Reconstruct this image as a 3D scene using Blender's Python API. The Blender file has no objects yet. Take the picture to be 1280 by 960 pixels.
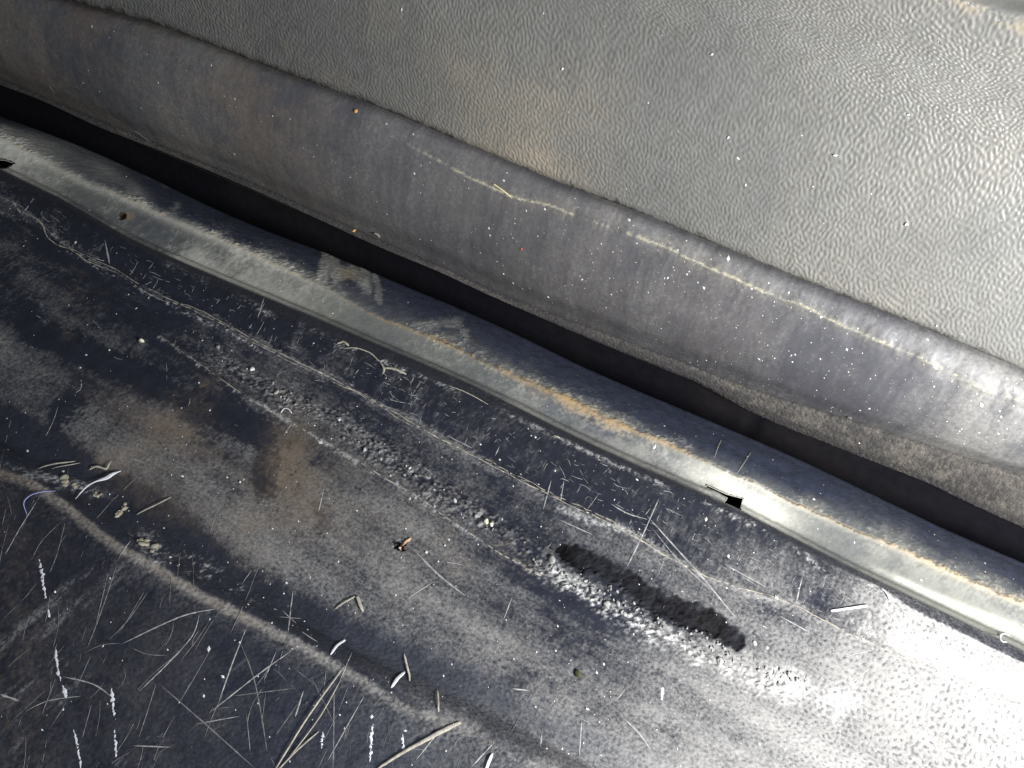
import bpy, math, random
import numpy as np
from mathutils import Matrix, Vector

S = bpy.context.scene
C = S.collection
rng = np.random.default_rng(7)
random.seed(7)

# ------------------------------------------------------------------ camera, world, light, exposure
# world: X runs along the car, Y points out through the door, Z is up.  Metres; millimetres in the tables below.
F_PX = 640 / math.tan(math.radians(30))          # focal length in pixels of a 1280 x 960 picture


def cam_matrix(roll, yaw, pitch):
    c, s = math.cos, math.sin
    X = (c(yaw), 0, s(yaw))
    Y = (c(pitch) * s(yaw), s(pitch), -c(pitch) * c(yaw))
    Z = (-s(pitch) * s(yaw), c(pitch), s(pitch) * c(yaw))
    t = -roll
    R = np.array([[c(t), -s(t), 0], [s(t), c(t), 0], [0, 0, 1]])
    return R @ np.stack([X, Y, Z], 1)             # world -> camera


MC = cam_matrix(math.radians(24.5), math.radians(13), math.radians(52))
CP = -(np.array([0, 0, -270.0]) @ MC)            # camera position, mm
cam = bpy.data.objects.new('camera', bpy.data.cameras.new('camera'))
C.objects.link(cam)
cam.data.sensor_width = 36
cam.data.lens = 36 * F_PX / 1280
cam.data.clip_start = 0.005
cam.data.clip_end = 20
cam.matrix_world = Matrix.Translation(Vector(CP * 1e-3)) @ Matrix(MC.T.tolist()).to_4x4()
S.camera = cam

world = bpy.data.worlds.new('World')
S.world = world
world.use_nodes = True
bg = world.node_tree.nodes['Background']
bg.inputs[0].default_value = (0.80, 0.88, 1.0, 1)
bg.inputs[1].default_value = 0.07


def area(name, loc, aim, size, watts, col, spread=180):
    l = bpy.data.lights.new(name, 'AREA')
    l.shape = 'DISK'
    l.size = size
    l.energy = watts
    l.color = col
    l.spread = math.radians(spread)
    o = bpy.data.objects.new(name, l)
    C.objects.link(o)
    o.location = loc
    o.rotation_euler = (Vector(aim) - Vector(loc)).to_track_quat('-Z', 'Y').to_euler()
    return o


area('daylight', (0.250, -0.125, 0.145), (0.120, 0.02, 0.0), 0.07, 2.75, (1.0, 0.995, 0.985))
area('sky_fill', (0.22, -0.42, 0.55), (0.02, 0.0, 0.0), 0.55, 1.6, (0.72, 0.83, 1.0))  # added soft bluish fill lamp, out of view, for sheen and the left side

S.view_settings.view_transform = 'Standard'
S.view_settings.look = 'None'
S.view_settings.gamma = 1
S.view_settings.exposure = 0.0
S.view_settings.use_curve_mapping = False
S.cycles.max_bounces = 6
S.cycles.use_denoising = False

# ------------------------------------------------------------------ helpers: noise, geometry on the picture's rays
N_T = 1024


def tile(seed, beta=None, wl=None, bw=0.35, stretch=(1, 1), hp=0.0):
    """periodic random field, 1 px = 0.4 mm; beta = 1/f slope, or wl = wavelength (px) of a band of waves"""
    g = np.random.default_rng(seed).standard_normal((N_T, N_T))
    fy = np.fft.fftfreq(N_T)[:, None] * stretch[1]
    fx = np.fft.rfftfreq(N_T)[None, :] * stretch[0]
    f = np.hypot(fx, fy)
    f[0, 0] = 1
    if wl is None:
        A = np.where(f > hp, np.maximum(f, 1.0 / N_T) ** (-beta), 0)
    else:
        A = np.exp(-(np.log(f * wl) / bw) ** 2)
    A[0, 0] = 0
    t = np.fft.irfft2(np.fft.rfft2(g) * A, s=(N_T, N_T))
    return (t / t.std()).astype(np.float32)


def samp(T, u, v, scale=1.0):
    """bilinear lookup, u v in mm"""
    x = (u / (0.4 * scale)) % N_T
    y = (v / (0.4 * scale)) % N_T
    i = np.floor(x).astype(int)
    j = np.floor(y).astype(int)
    a = (x - i)
    b = (y - j)
    i %= N_T
    j %= N_T
    i1 = (i + 1) % N_T
    j1 = (j + 1) % N_T
    return (T[j, i] * (1 - a) * (1 - b) + T[j, i1] * a * (1 - b) + T[j1, i] * (1 - a) * b + T[j1, i1] * a * b)


T_CLOUD = tile(1, beta=1.7)
T_CLOUD2 = tile(2, beta=1.5)
T_GRIT = tile(3, beta=0.7)
T_FINE = tile(4, beta=0.3)
T_STREAK = tile(5, beta=1.3, stretch=(9, 1))     # long along X
T_CROSS = tile(6, beta=1.2, stretch=(1, 7))      # long across
T_WORM = tile(7, wl=8.0, bw=0.24, stretch=(0.82, 1.35))
T_PIT = tile(8, wl=7.0, bw=0.2)
T_LUMP = tile(9, wl=7.5, bw=0.5)


def ss(a, b, x):
    t = np.clip((x - a) / (b - a), 0, 1)
    return t * t * (3 - 2 * t)


def ray(P):
    P = np.atleast_2d(np.array(P, float))
    return np.stack([(P[:, 0] - 640) / F_PX, -(P[:, 1] - 480) / F_PX, -np.ones(len(P))], 1) @ MC


def hit(P, axis, val):
    d = ray(P)
    t = (val - CP[axis]) / d[:, axis]
    return CP + d * t[:, None]


def project(W):
    q = (W - CP) @ MC.T
    z = -q[..., 2]
    return 640 + F_PX * q[..., 0] / z, 480 - F_PX * q[..., 1] / z, z


X0, X1, DX = -350.0, 290.0, 0.40
XS = np.arange(X0, X1, DX)


def smooth1(a, sig):
    n = int(sig * 3 / DX) + 1
    k = np.exp(-0.5 * (np.arange(-n, n + 1) * DX / sig) ** 2)
    k /= k.sum()
    e = np.concatenate([2 * a[0] - a[n:0:-1], a, 2 * a[-1] - a[-2:-n - 2:-1]])
    return np.convolve(e, k, 'valid')


def line(P, axis, val, sig=7.0):
    """picture line lying in one plane of the place -> its y and z at every X station"""
    h = hit(P, axis, val)
    h = h[np.argsort(h[:, 0])]
    o = 1 if axis == 2 else 2
    x, v = h[:, 0], h[:, o]
    w = min(70.0, 0.5 * (x[-1] - x[0]))
    a = np.polyfit(x[x < x[0] + w], v[x < x[0] + w], 1)
    b = np.polyfit(x[x > x[-1] - w], v[x > x[-1] - w], 1)
    r = np.interp(XS, x, v)
    r = np.where(XS < x[0], v[0] + a[0] * (XS - x[0]), r)
    r = np.where(XS > x[-1], v[-1] + b[0] * (XS - x[-1]), r)
    r = smooth1(r, sig)
    c = np.full_like(r, val)
    return np.stack([r, c], 1) if axis == 2 else np.stack([c, r], 1)


def off(l, dy, dz):
    return l + np.stack([np.broadcast_to(dy, XS.shape), np.broadcast_to(dz, XS.shape)], 1)


def loft(lines, step, xs=None):
    """smooth sheet through lines given as (y, z) at every X; returns points (nX, nV, 3) and arc length"""
    if xs is None:
        xs = XS
    else:
        lines = [np.stack([np.interp(xs, XS, l[:, 0]), np.interp(xs, XS, l[:, 1])], 1) for l in lines]
    L = np.stack(lines, 1)                        # nX, k, 2
    k = L.shape[1]
    seg = np.linalg.norm(np.diff(L, axis=1), axis=2).mean(0)
    t = np.concatenate([[0], np.cumsum(np.maximum(seg, 0.2))])
    n = np.maximum(1, np.ceil(seg / step).astype(int))
    q = np.concatenate([t[i] + (t[i + 1] - t[i]) * np.arange(n[i]) / n[i] for i in range(k - 1)] + [[t[-1]]])
    # monotone cubic (pchip) slopes
    h = np.diff(t)[None, :, None]
    d = np.diff(L, axis=1) / h
    m = np.zeros_like(L)
    w1 = 2 * h[:, 1:] + h[:, :-1]
    w2 = h[:, 1:] + 2 * h[:, :-1]
    with np.errstate(divide='ignore', invalid='ignore'):
        hm = (w1 + w2) / (w1 / d[:, :-1] + w2 / d[:, 1:])
    m[:, 1:-1] = np.where(d[:, :-1] * d[:, 1:] > 0, hm, 0)
    m[:, 0] = d[:, 0]
    m[:, -1] = d[:, -1]
    i = np.clip(np.searchsorted(t, q, 'right') - 1, 0, k - 2)
    hh = np.diff(t)[i]
    s = ((q - t[i]) / hh)[None, :, None]
    hh = hh[None, :, None]
    Y = ((2 * s ** 3 - 3 * s ** 2 + 1) * L[:, i] + (s ** 3 - 2 * s ** 2 + s) * hh * m[:, i]
         + (-2 * s ** 3 + 3 * s ** 2) * L[:, i + 1] + (s ** 3 - s ** 2) * hh * m[:, i + 1])
    P = np.concatenate([np.broadcast_to(xs[:, None, None], Y.shape[:2] + (1,)), Y], 2)
    return P, q, t


def normals(P):
    a = np.gradient(P, axis=0)
    b = np.gradient(P, axis=1)
    n = np.cross(a, b)
    n /= np.linalg.norm(n, axis=2, keepdims=True) + 1e-12
    f = ((CP - P) * n).sum(2).mean() < 0
    return -n if f else n


def pdist(px, py, poly):
    """distance in picture units to a polyline, and which side (+ = below / right of it)"""
    best = np.full(px.shape, 1e9)
    side = np.zeros(px.shape)
    for (x0, y0), (x1, y1) in zip(poly[:-1], poly[1:]):
        dx, dy = x1 - x0, y1 - y0
        l2 = dx * dx + dy * dy
        t = np.clip(((px - x0) * dx + (py - y0) * dy) / l2, 0, 1)
        d = np.hypot(px - x0 - t * dx, py - y0 - t * dy)
        s = dx * (py - y0) - dy * (px - x0)
        m = d < best
        best = np.where(m, d, best)
        side = np.where(m, s, side)
    return best, np.sign(side)


def blob(px, py, cx, cy, rx, ry, ang=0.0):
    c, s = math.cos(math.radians(ang)), math.sin(math.radians(ang))
    a = (px - cx) * c + (py - cy) * s
    b = -(px - cx) * s + (py - cy) * c
    return np.exp(-((a / rx) ** 2 + (b / ry) ** 2))


# one record of every visible sheet, so that small things can be laid on it
SHEETS = []
R_W, R_H, R_O = 840, 660, 100                     # lookup raster: 2 picture units per cell, 200 units of margin


def sheet(name, P, mat, parent=None, attrs=None, keep=None, margin=(400, 220), lay=True, cols=None, fixn=False):
    """grid of points (mm) -> one mesh; cells far outside the picture are dropped"""
    nx, nv = P.shape[:2]
    px, py, dz = project(P)
    idx = np.arange(nx * nv).reshape(nx, nv)
    ok = (px > -margin[0]) & (px < 1280 + margin[0]) & (py > -margin[1]) & (py < 960 + margin[1])
    cell = ok[:-1, :-1] & ok[1:, :-1] & ok[:-1, 1:] & ok[1:, 1:]
    if keep is not None:
        cell &= keep
    N = normals(P)
    if cols is not None:
        cell[:, :cols[0]] = False
        cell[:, cols[1]:] = False
    q = np.stack([idx[:-1, :-1], idx[1:, :-1], idx[1:, 1:], idx[:-1, 1:]], -1)[cell]
    n0 = np.cross(P[1, 0] - P[0, 0], P[0, 1] - P[0, 0])
    if np.dot(n0, N[0, 0]) < 0:
        q = q[:, ::-1]
    used, inv = np.unique(q, return_inverse=True)
    q = inv.reshape(q.shape)
    V = (P.reshape(-1, 3)[used] * 1e-3).astype(np.float32)
    me = bpy.data.meshes.new(name)
    me.vertices.add(len(V))
    me.vertices.foreach_set('co', V.ravel())
    me.loops.add(q.size)
    me.loops.foreach_set('vertex_index', q.ravel().astype(np.int32))
    me.polygons.add(len(q))
    me.polygons.foreach_set('loop_start', np.arange(0, q.size, 4, dtype=np.int32))
    me.polygons.foreach_set('use_smooth', np.ones(len(q), dtype=bool))
    me.update(calc_edges=True)
    if fixn:
        me.normals_split_custom_set_from_vertices(N.reshape(-1, 3)[used].tolist())
    for k, a in (attrs or {}).items():
        at = me.attributes.new(k, 'FLOAT', 'POINT')
        at.data.foreach_set('value', np.clip(a, 0, 1).reshape(-1)[used].astype(np.float32))
    me.materials.append(mat)
    o = bpy.data.objects.new(name, me)
    C.objects.link(o)
    if parent:
        o.parent = parent
    if lay:
        SHEETS.append((P.reshape(-1, 3)[used], N.reshape(-1, 3)[used], px.ravel()[used], py.ravel()[used], dz.ravel()[used]))
    return o


LOOK = {}


def build_lookup():
    P = np.concatenate([s[0] for s in SHEETS])
    N = np.concatenate([s[1] for s in SHEETS])
    px = np.concatenate([s[2] for s in SHEETS])
    py = np.concatenate([s[3] for s in SHEETS])
    dz = np.concatenate([s[4] for s in SHEETS])
    i = (px / 2 + R_O).astype(int)
    j = (py / 2 + R_O).astype(int)
    m = (i >= 0) & (i < R_W) & (j >= 0) & (j < R_H)
    o = np.argsort(-dz[m])
    r = np.full((R_H, R_W), -1, int)
    src = np.nonzero(m)[0][o]
    r[j[m][o], i[m][o]] = src
    LOOK.update(P=P, N=N, r=r)


def surf(x, y):
    """point (mm) and normal of whatever sheet lies at a place of the picture"""
    i, j = int(x / 2 + R_O), int(y / 2 + R_O)
    k = -1
    for rad in (0, 1, 2, 4):
        w = LOOK['r'][max(0, j - rad):j + rad + 1, max(0, i - rad):i + rad + 1]
        w = w[w >= 0]
        if len(w):
            k = w[len(w) // 2]
            break
    p, n = LOOK['P'][k], LOOK['N'][k]
    d = ray([(x, y)])[0]
    den = d @ n
    if abs(den) < 0.15:
        return p.copy(), n
    h = CP + d * (((p - CP) @ n) / den)
    return (h if np.linalg.norm(h - p) < 3 else p.copy()), n


def tag(o, label, cat, group=None, kind=None):
    o['label'] = label
    if cat:
        o['category'] = cat
    if group:
        o['group'] = group
    if kind:
        o['kind'] = kind
    return o


def empty(name, loc):
    o = bpy.data.objects.new(name, None)
    C.objects.link(o)
    o.empty_display_size = 0.01
    return o


# ------------------------------------------------------------------ materials
def mat(name, base, rough, layers=(), grain=None, bumps=(), spec=0.5, metallic=0.0, mottling=0.25, mscale=260):
    """plastic / paint / rubber with layers of dirt: (attribute, colour, roughness, break-up scale, break-up amount)"""
    m = bpy.data.materials.new(name)
    m.use_nodes = True
    nt = m.node_tree
    nd, lk = nt.nodes, nt.links
    b = nd['Principled BSDF']
    b.inputs['Metallic'].default_value = metallic
    b.inputs['Specular IOR Level'].default_value = spec
    tc = nd.new('ShaderNodeTexCoord')

    def noise(scale, detail=3, rough_=0.6):
        n = nd.new('ShaderNodeTexNoise')
        n.inputs['Scale'].default_value = scale
        n.inputs['Detail'].default_value = detail
        n.inputs['Roughness'].default_value = rough_
        lk.new(tc.outputs['Object'], n.inputs['Vector'])
        return n.outputs['Fac']

    def math_(op, a, c, clamp=False):
        n = nd.new('ShaderNodeMath')
        n.operation = op
        n.use_clamp = clamp
        for i, v in enumerate((a, c)):
            if isinstance(v, (int, float)):
                n.inputs[i].default_value = v
            else:
                lk.new(v, n.inputs[i])
        return n.outputs[0]

    def mix(f, a, c):
        n = nd.new('ShaderNodeMix')
        n.data_type = 'RGBA'
        lk.new(f, n.inputs['Factor'])
        for s, v in ((n.inputs['A'], a), (n.inputs['B'], c)):
            if isinstance(v, tuple):
                s.default_value = v + (1,)
            else:
                lk.new(v, s)
        return n.outputs['Result']

    def mixf(f, a, c):
        n = nd.new('ShaderNodeMix')
        n.data_type = 'FLOAT'
        lk.new(f, n.inputs['Factor'])
        for s, v in ((n.inputs['A'], a), (n.inputs['B'], c)):
            if isinstance(v, (int, float)):
                s.default_value = v
            else:
                lk.new(v, s)
        return n.outputs['Result']

    n0 = noise(mscale, 5)
    dark = tuple(x * (1 - mottling) for x in base)
    lite = tuple(x * (1 + mottling) for x in base)
    f0 = math_('MULTIPLY_ADD', n0, 2.4)
    f0.node.inputs[2].default_value = -0.7
    f0.node.use_clamp = True
    col = mix(f0, dark, lite)
    r = rough
    for (att, c, ro, sc, amt) in layers:
        a = nd.new('ShaderNodeAttribute')
        a.attribute_name = att
        f = a.outputs['Fac']
        if amt:
            n = noise(sc, 4, 0.7)
            k = math_('MULTIPLY_ADD', n, amt * 2)
            k.node.inputs[2].default_value = -amt
            w = math_('MULTIPLY', f, math_('SUBTRACT', 1.0, f))
            w4 = math_('MULTIPLY', w, 4.0)
            f = math_('ADD', f, math_('MULTIPLY', k, w4), True)
        col = mix(f, col, c)
        r = mixf(f, r, ro)
    lk.new(col, b.inputs['Base Color'])
    if any(l[0] == 'dark' for l in layers):
        a = nd.new('ShaderNodeAttribute')
        a.attribute_name = 'dark'
        lk.new(mixf(a.outputs['Fac'], spec, 0.03), b.inputs['Specular IOR Level'])
    if isinstance(r, (int, float)):
        b.inputs['Roughness'].default_value = r
    else:
        lk.new(r, b.inputs['Roughness'])
    prev = None
    for (sc, strength, dist) in bumps:
        bp = nd.new('ShaderNodeBump')
        bp.inputs['Strength'].default_value = strength
        bp.inputs['Distance'].default_value = dist
        lk.new(noise(sc, 3, 0.65), bp.inputs['Height'])
        if prev:
            lk.new(prev, bp.inputs['Normal'])
        prev = bp.outputs['Normal']
    if prev:
        lk.new(prev, b.inputs['Normal'])
    return m


DUST = (0.226, 0.221, 0.211)
M_PLATE = mat('black_sill_plastic', (0.0135, 0.0155, 0.0235), 0.36,
              [('dust', DUST, 0.85, 1300, 0.85), ('brown', (0.115, 0.085, 0.055), 0.9, 700, 0.5),
               ('pale', (0.58, 0.58, 0.57), 0.8, 1100, 1.2), ('dark', (0.0035, 0.003, 0.003), 0.95, 900, 0.2)],
              bumps=[(1000, 0.16, 0.0003), (3000, 0.25, 0.0002)])
M_CARD = mat('grained_door_plastic', (0.146, 0.147, 0.140), 0.44,
             [('dust', (0.25, 0.215, 0.16), 0.9, 300, 0.4), ('dark', (0.035, 0.033, 0.03), 0.6, 300, 0.3)],
             bumps=[(2500, 0.2, 0.0002)], mottling=0.12)
M_BAND = mat('smooth_door_plastic', (0.064, 0.064, 0.072), 0.40,
             [('brown', (0.088, 0.073, 0.062), 0.75, 300, 0.5), ('dust', (0.30, 0.29, 0.26), 0.85, 900, 0.5),
              ('yellow', (0.52, 0.48, 0.33), 0.85, 900, 0.6)],
             bumps=[(1400, 0.10, 0.0002)], mottling=0.1, mscale=120)
M_LIP = mat('gritty_rubber', (0.030, 0.028, 0.027), 0.8,
            [('dust', (0.150, 0.132, 0.108), 0.95, 1500, 0.7)],
            bumps=[(1300, 0.7, 0.0006)], mottling=0.4, mscale=900)
M_SHELL = mat('dark_shell_paint', (0.005, 0.005, 0.007), 0.7, [('dust', (0.014, 0.011, 0.010), 0.9, 300, 0.6)], spec=0.08,
              bumps=[(300, 0.2, 0.0004)])
M_METAL = mat('sill_paint', (0.022, 0.028, 0.050), 0.5,
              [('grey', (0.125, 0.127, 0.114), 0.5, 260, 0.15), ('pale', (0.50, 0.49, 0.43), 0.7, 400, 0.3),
               ('rust', (0.29, 0.195, 0.085), 0.85, 900, 0.6), ('dark', (0.03, 0.02, 0.013), 0.9, 900, 0.2)],
              bumps=[(500, 0.2, 0.0003), (1800, 0.2, 0.0002)], mottling=0.4)
M_SCRATCH = mat('scratched_plastic', (0.24, 0.235, 0.23), 0.7, mottling=0.45, mscale=900)
M_SCRATCH_DIM = mat('faint_scratched_plastic', (0.12, 0.115, 0.115), 0.7, mottling=0.5, mscale=900)
M_WHITE = mat('white_paint', (0.52, 0.53, 0.56), 0.6, mottling=0.2, mscale=900)
M_STRAW = mat('dry_straw', (0.27, 0.25, 0.205), 0.7, mottling=0.35, mscale=900, bumps=[(1500, 0.3, 0.0003)])
M_YSTRAW = mat('yellow_straw', (0.56, 0.49, 0.26), 0.7, mottling=0.3, mscale=900)
M_ORANGE = mat('orange_wood', (0.50, 0.28, 0.09), 0.7, mottling=0.4, mscale=900)
M_TAN = mat('tan_leaf', (0.48, 0.30, 0.20), 0.7, mottling=0.4, mscale=700)
M_STONE = mat('pale_stone', (0.48, 0.46, 0.36), 0.85, mottling=0.4, mscale=900, bumps=[(900, 0.6, 0.0005)])
M_SPECK = mat('dust_speck', (0.50, 0.49, 0.47), 0.6, mottling=0.4, mscale=900)
M_MUD_PALE = mat('pale_dust', (0.26, 0.235, 0.19), 0.9, mottling=0.5, mscale=500)
M_CRUMB = mat('chalky_crumb', (0.20, 0.20, 0.195), 0.9, mottling=0.7, mscale=700)
M_RIM = mat('chalky_paint', (0.27, 0.265, 0.225), 0.7, mottling=0.3, mscale=600)
M_MUD = mat('dried_mud', (0.23, 0.21, 0.16), 0.9, mottling=0.4, mscale=900)

# ------------------------------------------------------------------ lines of the place, read off the photograph
PA = [(94, 5), (150, 20), (210, 38), (262, 58), (319, 80), (375, 101), (480, 139), (587, 184), (700, 232), (775, 259),
      (880, 302), (995, 349), (1077, 381), (1175, 420), (1280, 465)]
PB = [(400, 135), (480, 165), (587, 221), (640, 245), (685, 255), (718, 268), (760, 283), (805, 300), (830, 307), (882, 332), (946, 360),
      (1002, 380), (1051, 405), (1096, 425), (1141, 442), (1193, 468), (1231, 487), (1280, 500), (1400, 545)]
PC = [(0, 98), (127, 152), (300, 222), (431, 281), (482, 304), (557, 336), (610, 362), (700, 397), (775, 424), (880, 463),
      (912, 477), (987, 502), (1100, 538), (1175, 562), (1280, 596)]
PD = [(0, 107), (56, 124), (127, 161), (210, 191), (300, 229), (375, 262), (431, 289), (480, 311), (557, 341), (610, 367),
      (719, 416), (812, 455), (880, 480), (924, 510), (987, 536), (1040, 556), (1120, 589), (1160, 602), (1209, 629), (1280, 660)]
PE = [(0, 146), (56, 165), (112, 187), (195, 225), (262, 259), (337, 292), (409, 315), (464, 341), (550, 375), (644, 416),
      (730, 461), (812, 495), (880, 521), (912, 540), (980, 562), (1040, 595), (1111, 627), (1171, 659), (1227, 683), (1280, 702)]
PF = [(0, 172), (75, 210), (150, 244), (225, 277), (300, 311), (375, 345), (467, 390), (527, 416), (587, 442), (640, 469),
      (700, 495), (760, 525), (812, 547), (880, 574), (942, 600), (987, 626), (1032, 645), (1100, 675), (1160, 703), (1212, 727), (1280, 756)]
PG = [(0, 212), (56, 238), (97, 260), (161, 300), (225, 326), (285, 352), (397, 398), (480, 435), (587, 480), (662, 517),
      (737, 555), (812, 589), (880, 615), (926, 638), (962, 656), (1040, 699), (1096, 727), (1145, 750), (1190, 771), (1246, 798), (1280, 814)]
PG2 = [(0, 228), (56, 250), (97, 270), (161, 308), (225, 341), (285, 368), (380, 408), (480, 452), (587, 495), (662, 530),
       (737, 566), (812, 598), (926, 646), (1040, 709), (1102, 738), (1134, 761), (1190, 789), (1220, 804), (1280, 832)]
PH = [(0, 244), (26, 259), (56, 285), (82, 307), (142, 336), (195, 366), (255, 390), (315, 424), (375, 454), (431, 480), (494, 517),
      (542, 544), (587, 568), (640, 596), (700, 626), (767, 656), (837, 697), (890, 724), (950, 742), (995, 757), (1044, 784), (1130, 822), (1280, 885)]
PI = [(150, 384), (262, 431), (337, 487), (437, 544), (512, 592), (569, 626), (617, 652), (670, 690), (760, 735), (850, 778), (950, 825), (1060, 875)]
PJ = [(200, 420), (300, 490), (411, 555), (512, 615), (550, 641), (610, 682), (670, 716), (711, 737), (780, 765)]
PK = [(0, 552), (60, 572), (150, 618), (225, 672), (300, 722), (356, 759), (431, 806), (475, 795 + 30), (550, 860), (644, 905), (685, 930)]
PL = [(0, 582), (40, 596), (75, 622), (150, 679), (225, 724), (300, 765), (375, 802), (450, 844), (512, 881), (587, 905), (644, 940)]
PT = [(1190, 0), (1235, 16), (1280, 36)]

Y_D = 45.0
LA = line(PA, 1, Y_D + 2.5)
LC = line(PC, 1, Y_D + 2.0)
LD = line(PD, 1, Y_D + 2.5)
LE = line(PE, 2, -16.0, 14)
LF = line(PF, 2, -4.0, 5)
LG = line(PG, 2, -2.2, 11)
LGm = line(PG, 2, -4.6, 11)
LG2 = line(PG2, 2, 0.5, 11)
LH = line(PH, 2, 0.4, 4)
LJ = line(PJ, 2, -0.6)
LK = line(PK, 2, -5.2, 6)
LL = line(PL, 2, -2.6, 14)

# ------------------------------------------------------------------ the scuff plate (black plastic sill trim)
plate = empty('sill_trim', (0, 0, 0))
tag(plate, 'scuffed dusty black plastic trim covering the door sill in the lower left', 'sill trim', kind='thing')

fr = np.array([0.25, 0.5, 0.75])
mids = [LK * (1 - f) + LJ * f for f in fr]
mids[0] = off(mids[0], 0, 1.9)
mids[1] = off(mids[1], 0, 1.0)
mids[2] = off(mids[2], 0, 0.5)
P, q, t = loft([off(LL, -130, -52), off(LL, -40, -13), off(LL, -9, -2.2), off(LL, -2.5, -0.25), off(LL, 1.0, 0.0), off(LL, 4.0, -1.5), off(LK, 0, 0)] +
               mids + [LJ, off((LJ + LH) / 2, 0, -0.5), off(LH, -1.0, -0.1), LH, off(LH, 1.2, -0.25), off((LH + LG2) / 2, 0, 0.35), LG2,
                       off(LG2 * .5 + LG * .5, 0.3, 0.5), LG, off(LG, 0.2, -1.2), off(LG, 0.0, -6)], 0.42)
px, py, _ = project(P)
u = P[..., 0] + 500
v = np.broadcast_to(q[None, :], px.shape) + 100
wx = px + 7 * samp(T_CLOUD2, u, v, 0.5) + 3 * samp(T_GRIT, u, v)
wy = py + 7 * samp(T_CLOUD2, v, u, 0.5) + 3 * samp(T_GRIT, v, u)
cl, cl2 = samp(T_CLOUD, u, v, 0.6), samp(T_CLOUD2, u + 70, v, 0.35)
st, gr, fi = samp(T_STREAK, u, v, 0.6), samp(T_GRIT, u, v), samp(T_FINE, u, v)
cr = samp(T_CROSS, u, v, 0.5)
pit = samp(T_PIT, u, v, 0.5)
lump = samp(T_LUMP, u, v)

dL, sL = pdist(px + 1.5 * gr, py + 2.5 * cl2 + 1.0 * gr, PL + [(760, 1000), (900, 1080)])
dK, sK = pdist(wx, wy, [(-120, 520)] + PK + [(780, 985)])
dH, sH = pdist(px + 2.0 * gr, py + 2.5 * samp(T_GRIT, v, u) + 3 * cl2, PH)
dJ, sJ = pdist(px + 1.5 * gr, py + 2 * cl2, PJ)
dI, sI = pdist(wx, wy, PI)
dG, sG = pdist(px, py, PG2)
panel = (sL > 0) & (dL > 0)                                   # below the edge
panel_f = ss(4, 16, np.where(sL > 0, dL, -dL))
strip = ss(-3, 3, np.where(sH < 0, dH, -dH))                  # between crease and upper edge
tread = (1 - panel_f) * (1 - strip)

st2 = samp(T_STREAK, v * 0.0 + u * 0.6, v, 0.3)
st3 = samp(T_STREAK, u, v, 0.22)
dust = 0.28 + 0.11 * cl + 0.17 * st + 0.07 * st3 + 0.05 * gr + 0.04 * fi + 0.05 * cr
dust += 0.02 * ss(600, 250, px)
dust -= 0.09 * ss(0.5, 1.5, samp(T_STREAK, u + 200, v + 60, 0.45) + 0.4 * cl2)
dust += tread * (0.10 + 0.05 * cl2)
dust -= strip * (0.15 + 0.04 * cl2)
right = ss(0, 1, blob(px, py, 1330, 965, 460, 240, 24) * 1.5)
dust += 0.66 * right * (1 + 0.06 * cl) + 0.16 * blob(px, py, 1050, 960, 260, 130, 20)  # heavier dust at lower right, with glare painted into its colour
gr = gr * (1 - 0.5 * right)
fi = fi * (1 - 0.5 * right)
dust += strip * 0.55 * ss(1000, 1120, px + 25 * cl + 12 * gr) * ss(-0.9, 0.6, cl2 + 0.6 * gr)
# the groove: wiped, black
up = np.where(sL > 0, -dL, dL)                                 # + = on the groove side of the edge
grv = ss(-3, 5, up) * ss(82, 44, up + 6 * cl + 3 * gr)
wide = blob(wx, wy, 80, 590, 150, 34, 24) + 0.9 * blob(wx, wy, 190, 640, 70, 40, 30) + 0.7 * blob(wx, wy, 20, 520, 60, 30, 20)
dust *= 1 - 0.97 * np.clip(grv + wide * (up > 0), 0, 1) * ss(860, 520, px)
dust = np.where(panel_f > 0, dust * (1 - panel_f) + panel_f * (0.0 + 0.010 * cl + 0.015 * cr + 0.02 * gr + 0.15 * ss(300, 700, px)), dust)
# ridge
rid = ss(-4, 3, -up + 2 * gr) * ss(40, 5, -up + 4 * cl2)
dust += 0.24 * rid * (0.35 + 0.65 * ss(-1.0, 0.9, cl2 + 0.5 * st3)) * ss(-1.4, 0.8, cl2 + gr * 0.7) * (0.5 + 0.5 * ss(20, 90, px))
# old wiped patches of the tread
for (x0, y0, x1, y1, r, a) in [(55, 400, 125, 440, 15, .24), (135, 440, 320, 545, 17, .30), (100, 500, 88, 520, 12, .22), (330, 560, 338, 620, 15, .32),
                               (130, 325, 200, 350, 10, .18), (0, 330, 60, 380, 14, .12), (270, 500, 330, 540, 14, .2), (395, 640, 410, 660, 9, .2),
                               (860, 915, 850, 900, 10, .2), (1010, 770, 960, 755, 6, .2), (690, 860, 650, 840, 12, .12), (250, 560, 300, 600, 18, .1)]:
    d, _ = pdist(wx, wy, [(x0, y0), (x1, y1)])
    dust -= 1.15 * a * ss(r + 6, r - 6, d + 3 * gr)
for (cx, cy, rx, ry, an, a) in [(900, 690, 110, 26, 30, .22), (760, 680, 70, 20, 26, .15), (985, 735, 50, 20, 26, .12), (560, 560, 60, 18, 28, .10), (1100, 770, 60, 22, 28, .2),
                                (1240, 870, 120, 60, 24, .3), (950, 825, 60, 22, 28, .3), (700, 870, 45, 25, 10, .2), (880, 840, 80, 40, 25, .10), (230, 420, 60, 25, 25, .07),
                                (1060, 830, 70, 40, 24, .25), (1130, 900, 120, 60, 24, .15), (520, 650, 60, 22, 28, .08)]:
    dust += a * blob(wx, wy, cx, cy, rx, ry, an)
dust += 0.30 * blob(wx, wy, 600, 905, 100, 17, 27) * ss(-1, 0.8, cr + 0.4 * gr) + 0.12 * blob(px, py, 640, 950, 160, 50, 27)
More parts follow.
